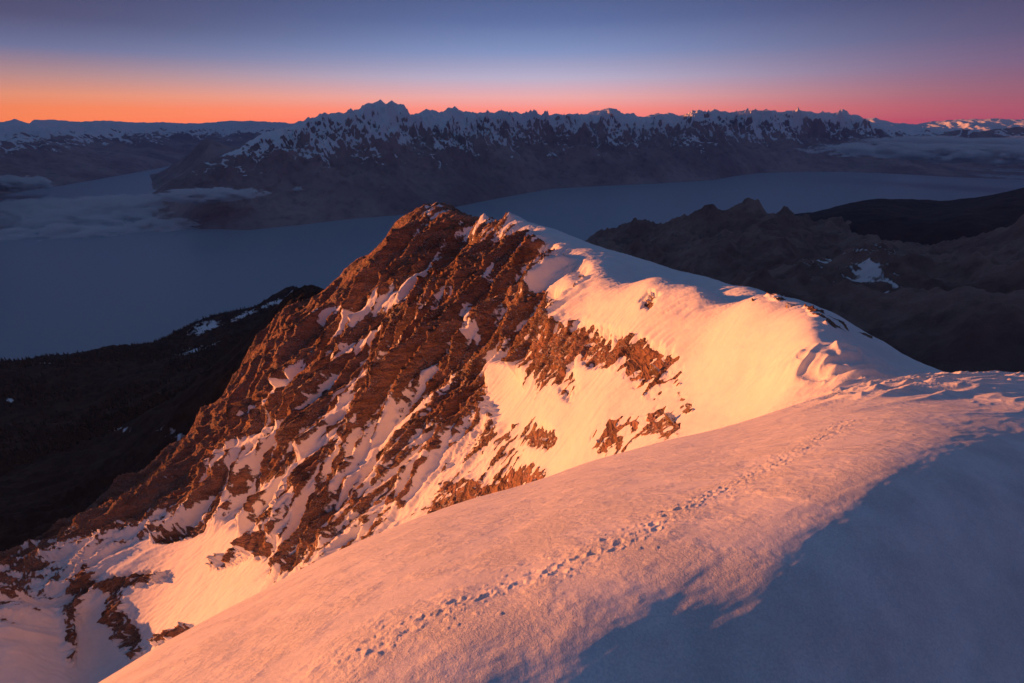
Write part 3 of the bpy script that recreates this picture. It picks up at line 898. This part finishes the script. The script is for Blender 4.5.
RIGHT = [(780,122),(830,121),(860,119),(875,118),(890,122),(915,124),(930,121),(960,120),(985,118),(1010,119),(1060,119),(1200,120)]
SHORE4 = [(780,162),(860,163),(940,164),(1024,166),(1200,168)]
range_mesh('distant_range', RIGHT, SHORE4, M_far, 6000, 500, 4000, 701, ph0=24, ph1=62, rows=160, snowline=-700, snow_var=400, jag=60, prof=.7)
NEARR = [(900,146),(925,140),(945,132),(962,128),(980,130),(1000,128),(1024,127),(1060,125),(1200,128)]
SHORE5 = [(880,165),(930,167),(1024,169),(1200,171)]
range_mesh('snow_streaked_hill', NEARR, SHORE5, M_far, 2600, 420, 1800, 751, ph0=37, ph1=62, rows=120, snowline=-380, snow_var=500, jag=50)

# unseen range on the left, crest heights shaped to shadow valley and far peaks
def shadow_range():
    th = np.concatenate([np.linspace(-30000, -2000, 100, endpoint=False), np.linspace(-2000, 3000, 126, endpoint=False), np.linspace(3000, 26000, 160)])           # along the range
    cr = np.interp(th, [-34000, -6000, -1500, 250, 560, 740, 860, 1500, 4000, 8000, 13000, 16500, 20500, 23000, 26000], [1440, 1470, 1520, 1550, 1600, 1670, 2000, 2350, 2700, 3000, 3450, 3220, 3280, 4400, 5200])
    n_ = np.array([SDIR[0], SDIR[1]]); n_ /= np.linalg.norm(n_)
    t_ = np.array([-n_[1], n_[0]])
    if t_[1] < 0: t_ = -t_
    return th, cr, n_, t_
th, cr, n_, t_ = shadow_range()
DW = np.interp(th, [-34000, 6000, 18000, 26000], [14000, 14000, 34000, 40000])[:, None]
off = np.linspace(-6000, 6000, 120)
A, B = np.meshgrid(th, off, indexing='ij')
wxp = n_[0] * (DW + B) + t_[0] * A
wyp = n_[1] * (DW + B) + t_[1] * A
hh = cr[:, None] * (1 - np.abs(B) / 6000) ** .8
wz = hh + (ridged(wxp / 3500, wyp / 3500, 5, 801) - .45) * 420 * (1 - np.abs(B) / 6000) * (1 - .85 * np.exp(-(A / 2500) ** 2)) * np.minimum(np.abs(B) / 900 + .12, 1) - CAM_Z - 20
ang = np.degrees(np.arctan2(wxp, wyp))
keepw = ~((ang[:-1, :-1] > -46) & (ang[:-1, :-1] < 90))
structure(grid_mesh('unseen_shadow_range', wxp, wyp, wz, M_far, {'snow': (wz + 400) / 400}, keep=keepw))

# lake and the ground sheet out to the horizon
def disc(name, rad, z, mat, n=160, rings=24):
    ph = np.linspace(0, 2 * math.pi, n + 1)[:, None]
    rr = np.linspace(0, 1, rings)[None] ** 2 * rad + 1
    o = grid_mesh(name, np.sin(ph) * rr, np.cos(ph) * rr, np.zeros((n + 1, rings)), mat)
    o.location.z = z
    return structure(o)
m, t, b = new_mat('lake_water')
b.inputs['Base Color'].default_value = (0.33, 0.40, 0.46, 1)  # pale base colour stands in for sky reflection and haze on the water
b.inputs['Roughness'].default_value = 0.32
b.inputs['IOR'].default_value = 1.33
g = t.n('ShaderNodeNewGeometry')
bp = t.n('ShaderNodeBump')
bp.inputs['Distance'].default_value = 1.0
bp.inputs['Strength'].default_value = 0.6
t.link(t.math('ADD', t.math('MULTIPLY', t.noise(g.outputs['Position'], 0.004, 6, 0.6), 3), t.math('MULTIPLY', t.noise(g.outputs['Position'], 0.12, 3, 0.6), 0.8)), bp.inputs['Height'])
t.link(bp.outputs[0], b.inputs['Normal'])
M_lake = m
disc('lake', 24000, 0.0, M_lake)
m, t, b = new_mat('plain_ground')
b.inputs['Base Color'].default_value = (0.05, 0.045, 0.045, 1)
b.inputs['Roughness'].default_value = 1.0
disc('ground', 38000, -6.0, m)

# haze: one box of even, thin air
bpy.ops.mesh.primitive_cube_add(size=1)
hz = bpy.context.object
hz.name = 'haze'
hz.data.name = 'haze'
hz.dimensions = (80000, 80000, 5000)
hz.location = (0, 0, 2490)
hz['kind'] = 'stuff'
m = bpy.data.materials.new('thin_air')
m.use_nodes = True
nt = m.node_tree
nt.nodes.clear()
out = nt.nodes.new('ShaderNodeOutputMaterial')
vol = nt.nodes.new('ShaderNodeVolumePrincipled')
vol.inputs['Color'].default_value = (0.34, 0.48, 0.95, 1)
vol.inputs['Density'].default_value = HAZE_DENSITY
vol.inputs['Anisotropy'].default_value = 0.0
nt.links.new(vol.outputs[0], out.inputs['Volume'])
hz.data.materials.append(m)

# ------------------------------------------------------------------ clouds lying low over the water
def cloud(label, px, py, r, sx_, sy_, sz_, rot, dens, seed, thr=0.46, nscale=1.0, group=None, zoff=0.0):
    p = world_pt(px, py, r)
    bpy.ops.mesh.primitive_ico_sphere_add(subdivisions=6, radius=1)
    o = bpy.context.object
    o.name = 'cloud'; o.data.name = 'cloud'
    rs = np.random.RandomState(seed)
    co = np.empty(len(o.data.vertices) * 3, np.float32)
    o.data.vertices.foreach_get('co', co)
    co = co.reshape(-1, 3)
    n_ = fbm(co[:, 0] * 2.2 + seed, co[:, 1] * 2.2 + co[:, 2], 4, seed)
    n_ = n_ + ridged(co[:, 0] * 5 + seed, co[:, 1] * 5 + co[:, 2] * 3, 4, seed + 3) * .8 - .4
    co = co * (1 + 0.45 * n_[:, None]) * np.array([sx_, sy_, sz_])
    o.data.vertices.foreach_set('co', co.astype(np.float32).ravel())
    o.location = (p[0], p[1], p[2] + CAM_Z + zoff)
    o.rotation_euler = (0, 0, radians(rot))
    m = bpy.data.materials.new('cloud_vapour')
    m.use_nodes = True
    t = NT(m.node_tree)
    tc = t.n('ShaderNodeTexCoord')
    sc_ = t.n('ShaderNodeVectorMath', _operation='DIVIDE')
    t.link(tc.outputs['Object'], sc_.inputs[0]); sc_.inputs[1].default_value = (sx_, sy_, sz_)
    ln_ = t.n('ShaderNodeVectorMath', _operation='LENGTH')
    t.link(sc_.outputs[0], ln_.inputs[0])
    st_ = t.n('ShaderNodeVectorMath', _operation='DIVIDE')
    t.link(tc.outputs['Object'], st_.inputs[0]); st_.inputs[1].default_value = (1.5, 1, .6)
    off_ = t.n('ShaderNodeVectorMath', _operation='ADD')
    t.link(st_.outputs[0], off_.inputs[0]); off_.inputs[1].default_value = (seed * 997.0, 0, 0)
    nz_ = t.noise(off_.outputs[0], nscale * 0.0042, 7, 0.62)
    fall = t.math('MULTIPLY', t.math('SUBTRACT', 1.0, ln_.outputs['Value']), 1.3)
    v = t.math('ADD', t.math('MULTIPLY', t.math('SUBTRACT', nz_, thr + .12), 3.4), t.math('SUBTRACT', fall, .42))
    d = t.math('MULTIPLY', t.math('MULTIPLY', v, 6.0, clamp=True), dens * 1.6)
    vol = t.n('ShaderNodeVolumePrincipled')
    vol.inputs['Color'].default_value = (0.99, 0.99, 0.99, 1)
    t.link(d, vol.inputs['Density'])
    out = t.n('ShaderNodeOutputMaterial')
    t.link(vol.outputs[0], out.inputs['Volume'])
    o.data.materials.append(m)
    o['label'] = label
    o['category'] = 'cloud'
    if group: o['group'] = group
    return o
G1 = 'low clouds over the lake'
cloud('broad pale fog bank spread over the left arm of the lake', 40, 214, 11000, 3000, 1500, 230, 8, .006, 1, thr=.40, group=G1)
cloud('long thick fog roll in front of the fog bank, below the headland tip', 70, 240, 9300, 2300, 620, 240, 14, .012, 2, thr=.38, group=G1)
cloud('bright slender cloud clinging to the dark slope above the shoreline point', 207, 195, 8800, 850, 330, 110, 8, .03, 3, thr=.34, nscale=1.8, group=G1)
cloud('small cloud at the left edge below the snowy far range', 10, 184, 14500, 900, 500, 170, 0, .02, 4, thr=.36, group=G1)
cloud('thin veil of cloud joining the lake fog to the headland', 130, 203, 10500, 1500, 600, 150, 5, .008, 9, thr=.40, group=G1)
cloud('ragged cloud end drifting below the point where the dark slope meets the lake', 165, 226, 9000, 700, 380, 150, 10, .016, 12, thr=.38, nscale=1.6, group=G1)
cloud('tiny round puff alone on the dark far slope', 297, 190, 9300, 130, 90, 60, 0, .03, 5, thr=.30, nscale=3, group='small puffs on the far slope')
cloud('faint flat puff right of the tiny round one on the dark slope', 331, 186, 9900, 150, 90, 45, 0, .02, 6, thr=.30, nscale=3, group='small puffs on the far slope')
cloud('long lumpy cloud bank above the far right shore of the lake', 968, 153, 15800, 3600, 800, 230, -42, .014, 7, thr=.36, nscale=.8, group='clouds over the far right shore')
cloud('pale layer of cloud behind the lumpy bank, under the streaked hill', 990, 142, 18600, 3800, 900, 150, -42, .006, 8, thr=.38, nscale=.6, group='clouds over the far right shore')
